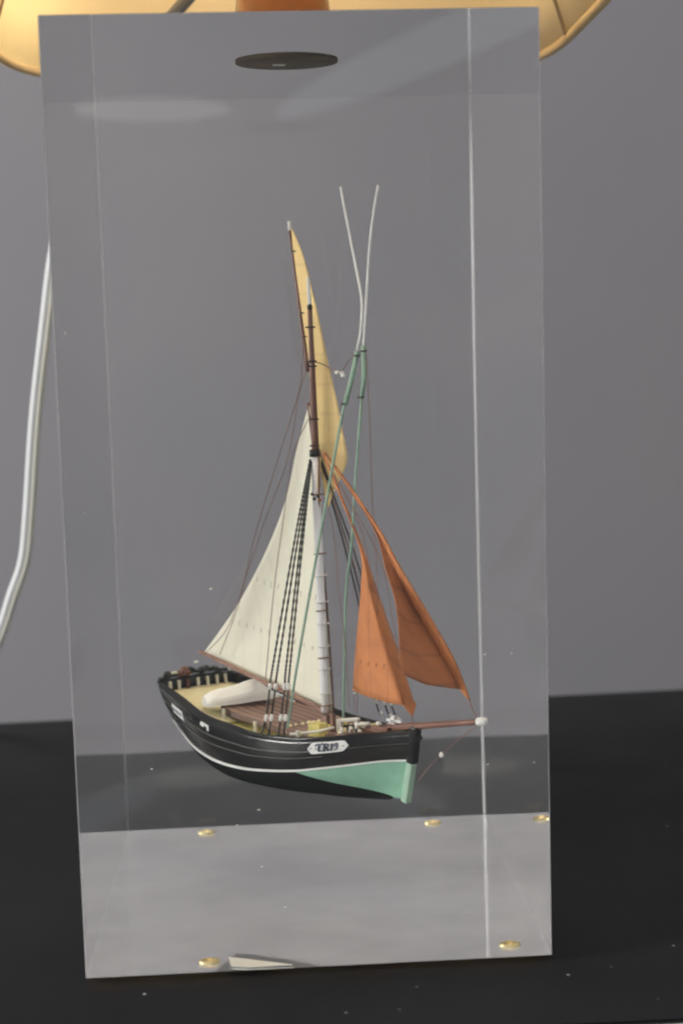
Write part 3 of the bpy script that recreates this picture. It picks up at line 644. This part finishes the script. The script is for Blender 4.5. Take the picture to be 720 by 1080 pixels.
# green outrigger poles with white whips
pa = rope('outrigger_pole', [(0.04515, -0.00100, 0.21431), (0.03597, -0.00300, 0.19081), (0.02481, -0.01200, 0.12550), (0.02075, -0.02350, 0.07012), (0.01741, -0.02850, 0.03790)], .00068, M['green'], ship, 40)
MB().tube([(0.04537, -0.00200, 0.21476), (0.04223, -0.00300, 0.20307), (0.03819, -0.00420, 0.19041)], [.0012, .0012, .0011], 8).build('pole_sleeve', M['green'], pa)
pb = rope('outrigger_pole', [(0.04591, 0.00100, 0.21686), (0.04383, 0.00100, 0.19329), (0.03703, 0.00100, 0.15245), (0.03368, 0.00100, 0.12626), (0.02698, 0.00200, 0.10308), (0.02398, 0.00200, 0.07069), (0.02035, 0.00300, 0.03675)], .00068, M['green'], ship, 40)
MB().tube([(0.04753, 0.00000, 0.21728), (0.04767, -0.00000, 0.20423), (0.04508, -0.00000, 0.19332)], [.0012, .0012, .0011], 8).build('pole_sleeve', M['green'], pb)
for par, a in ((pa, (0.04494, -0.00200, 0.21303)), (pb, (0.04744, -0.00000, 0.21512)), (pa, (0.03750, -0.00420, 0.19085)), (pb, (0.04475, 0.00000, 0.19376))):
    c = Vector(a); P = [c+Vector((.0014*math.cos(2*math.pi*q/12), .0014*math.sin(2*math.pi*q/12), 0)) for q in range(13)]
    MB().tube(P, .0004, 5, False).build('pole_lashing', M['rope_black'], par)
rope('pole_whip', [(0.04376, -0.00100, 0.21477), (0.04700, -0.00100, 0.22468), (0.04830, -0.00100, 0.23846), (0.04477, -0.00100, 0.25365), (0.03906, -0.00100, 0.27498), (0.03517, -0.00100, 0.29022)], .00062, M['white'], pa, 30)
rope('pole_whip', [(0.04753, 0.00000, 0.21728), (0.05053, -0.00000, 0.23837), (0.05348, 0.00000, 0.25920), (0.05688, 0.00000, 0.27469), (0.06128, 0.00000, 0.28910)], .00062, M['white'], pb, 30)

# foredeck gear
M['gear'] = mat('gear_white', (.74, .73, .66), .5, var=.1, scale=300)
wl = empty('windlass', (0, 0, 0)); wl.parent = ship
mb = MB(); mb.box((0.02497, -0.00300, 0.03530), (.0030, .0016, .0078)); mb.build('windlass_post', M['gear'], wl, False)
mb = MB(); mb.box((0.03825, -0.00300, 0.03683), (.0016, .0014, .0064)); mb.build('windlass_post', M['gear'], wl, False)
MB().tube([(0.02366, -0.00300, 0.03886), (0.03990, -0.00300, 0.04139)], .0010, 8).build('windlass_beam', M['gear'], wl)
MB().tube([(0.03833, -0.00300, 0.03868), (0.04777, -0.00300, 0.04022)], .0009, 8).build('windlass_bar', M['gear'], wl)
MB().tube([(0.02130, 0.00100, 0.03433), (0.03171, 0.00100, 0.03600)], .0016, 10).build('windlass_barrel', M['bulwark'], wl)
MB().tube(catmull([(0.01343, -0.02400, 0.03406), (0.01902, -0.02250, 0.03474), (0.02558, -0.01950, 0.03578), (0.02922, -0.01600, 0.03664), (0.03091, -0.01100, 0.03754)], 20), .00075, 8).build('stowed_pole', M['gear'], ship)
MB().box((0.01894, -0.02360, 0.03419), (.0012, .0014, .0044)).build('pole_bracket', M['gear'], ship, False)
MB().box((0.02146, -0.01350, 0.03586), (.0088, .0050, .0066)).build('yellow_locker', M['deck_yellow'], ship, False)
MB().box((0.02115, -0.00400, 0.03732), (.0018, .0018, .0090)).build('bitt', M['boom'], ship, False)
MB().box((0.01012, 0.00100, 0.03586), (.0040, .0040, .0070)).build('mast_step', M['boom'], ship, False)
fa = ((0.00551, -0.01800, 0.03650), (0.00947, -0.01750, 0.03735), (0.01350, -0.01650, 0.03813), (0.01750, -0.01550, 0.03892), (0.02063, -0.01500, 0.03967), (0.02309, -0.01400, 0.04027))
for i, a in enumerate(fa):
    MB().ball(a, (.0010, .0008, .0009, .0012, .0008, .0009)[i], 7, (1.3, 1, .8)).build('cork_float', M['deck_cream'], ship)
for a, r in (((0.05244, -0.00100, 0.04048), .0013), ((0.04217, 0.00200, 0.03799), .001), ((0.04085, -0.00100, 0.03778), .0011)):
    MB().ball(a, r, 7, (1.4, 1, .8)).build('deck_fitting', M['gear'], ship)
mb = MB(); c = Vector((0.06294, -0.00000, 0.04290)); mb.box(c, (.0105, .0012, .0012)); mb.box(c, (.0012, .0060, .0012)); mb.box(c+Vector((0,0,.0003)), (.0022, .0022, .0040)); mb.build('bow_cleat', M['white'], ship, False)
rnd = random.Random(3)
for i in range(30):
    s = rnd.uniform(.70, .90); z = ip(SZ, s)-.0040; v = rnd.choice((-1, 1))*rnd.uniform(.3, .85)*halfb(s)
    MB().ball((ux(s, z), v, z+.0008), rnd.uniform(.0008, .0016), 6, (rnd.uniform(1, 2), 1, .6)).build('rope_coil', [M['boom'], M['deck_yellow'], M['bulwark'], M['rope_brown']][i % 4], ship)

for i in range(26):
    s = rnd.uniform(.55, .84); z = ip(SZ, s)+.0010; v = rnd.uniform(-.013, -.004) if i % 3 else rnd.uniform(.002, .012)
    p = Vector((ux(s, z), v, z+.0004)); mt = [M['deck_cream'], M['boom'], M['gear'], M['deck_yellow'], M['bulwark']][i % 5]; k = rnd.uniform(.0007, .0013)
    if s < .64: p.y = rnd.uniform(-.0185, -.0150); p.z -= .002
    mb = MB()
    if i % 2: mb.tube([p, p+Vector((0, 0, k*2.2))], [k, k*.8], 8)
    else: mb.ball(p+Vector((0, 0, k*.5)), k, 7, (1.5, 1, .8))
    mb.build('deck_fitting', mt, ship)
# plates and marks on the starboard side
def on_hull(poly, s0, s1, f0, f1, off, name, m, parent, shear=0):      # poly in 0..1 x 0..1
    V = []; n = len(poly)
    for o_ in (off, off-.0003):
        for x, y in poly: V.append(topside(lerp(s0, s1, x), lerp(f1, f0, y)+shear*x, -1, o_))
    return link(name, V, [tuple(range(n))] + [tuple(range(n, 2*n))[::-1]] + [(i, i+n, (i+1)%n+n, (i+1)%n) for i in range(n)], m, parent, smooth=False)
PS0, PS1, PF0, PF1 = .738, .852, .09, .46
plate = on_hull([(0, .5), (.10, .95), (.17, 1), (.5, 1), (.83, 1), (.90, .95), (1, .5), (.90, .05), (.83, 0), (.5, 0), (.17, 0), (.10, .05)], PS0, PS1, PF0, PF1, .0008, 'number_plate', M['white'], ship)
# blackletter TR19, drawn as thick strokes on the plate
def stroke(mb, pts, w):
    for i in range(len(pts)-1):
        (x0, y0), (x1, y1) = pts[i], pts[i+1]; asp = 3.1
        dx, dy = (x1-x0)*asp, (y1-y0); l = math.hypot(dx, dy); nx, ny = -dy/l*w/2/asp, dx/l*w/2
        q = [(x0+nx, y0+ny), (x1+nx, y1+ny), (x1-nx, y1-ny), (x0-nx, y0-ny)]
        V = [topside(lerp(PS0, PS1, a), lerp(PF1, PF0, b), -1, o_) for o_ in (.00125, .0009) for a, b in q]
        mb.add(V, [(0,1,2,3), (7,6,5,4), (0,4,5,1), (1,5,6,2), (2,6,7,3), (3,7,4,0)])
T_ = [([(.215,.72),(.265,.84),(.335,.75),(.405,.88)], .15), ([(.315,.78),(.315,.24)], .15), ([(.315,.24),(.355,.17),(.395,.27)], .09), ([(.235,.52),(.235,.36)], .035)]
R_ = [([(.45,.82),(.45,.22)], .14), ([(.41,.80),(.47,.84),(.54,.78),(.545,.62),(.49,.54)], .10), ([(.49,.54),(.53,.38),(.58,.18)], .13), ([(.41,.22),(.48,.17)], .08), ([(.45,.86),(.45,.80)], .06)]
O_ = [([(.605,.72),(.635,.80),(.635,.20)], .11), ([(.61,.20),(.66,.20)], .06)]
N_ = [([(.74,.58),(.70,.56),(.695,.74),(.725,.82),(.76,.74),(.76,.42),(.735,.22),(.70,.20)], .085)]
for nm, gl in (('letter', T_), ('letter', R_), ('numeral', O_), ('numeral', N_)):
    mb = MB()
    for pts, w_ in gl: stroke(mb, pts, w_)
    mb.build(nm, M['ink'], plate, False)
for x in (.10, .90):
    mb = MB(); stroke(mb, [(x-.015, .5), (x+.015, .5)], .09); mb.build('plate_screw', M['ink'], plate, False)
plate2 = on_hull([(0,0), (1,0), (1,1), (0,1)], .085, .155, .27, .46, .0007, 'name_plate', M['white'], ship, .0)
def stroke2(mb, x0, y0, x1, y1, w):
    q = [(x0-w, y0), (x0+w, y0), (x1+w, y1), (x1-w, y1)]
    V = [topside(lerp(.085, .155, a), lerp(.46, .27, b)-.0*a, -1, o_) for o_ in (.0011, .0008) for a, b in q]
    mb.add(V, [(0,1,2,3), (7,6,5,4), (0,4,5,1), (1,5,6,2), (2,6,7,3), (3,7,4,0)])
mb = MB()
for i in range(9):
    x = .12+i*.095; stroke2(mb, x, .34, x+.01, .70, .026)
mb.build('plate_lettering', M['grey_ink'], plate2, False)
on_hull([(0,.45), (.15,1), (1,.9), (1,.0), (.82,.0), (.78,.55), (.45,.62), (.4,.3), (.2,.3)], .270, .318, .14, .29, .0007, 'hull_mark', M['white'], ship)
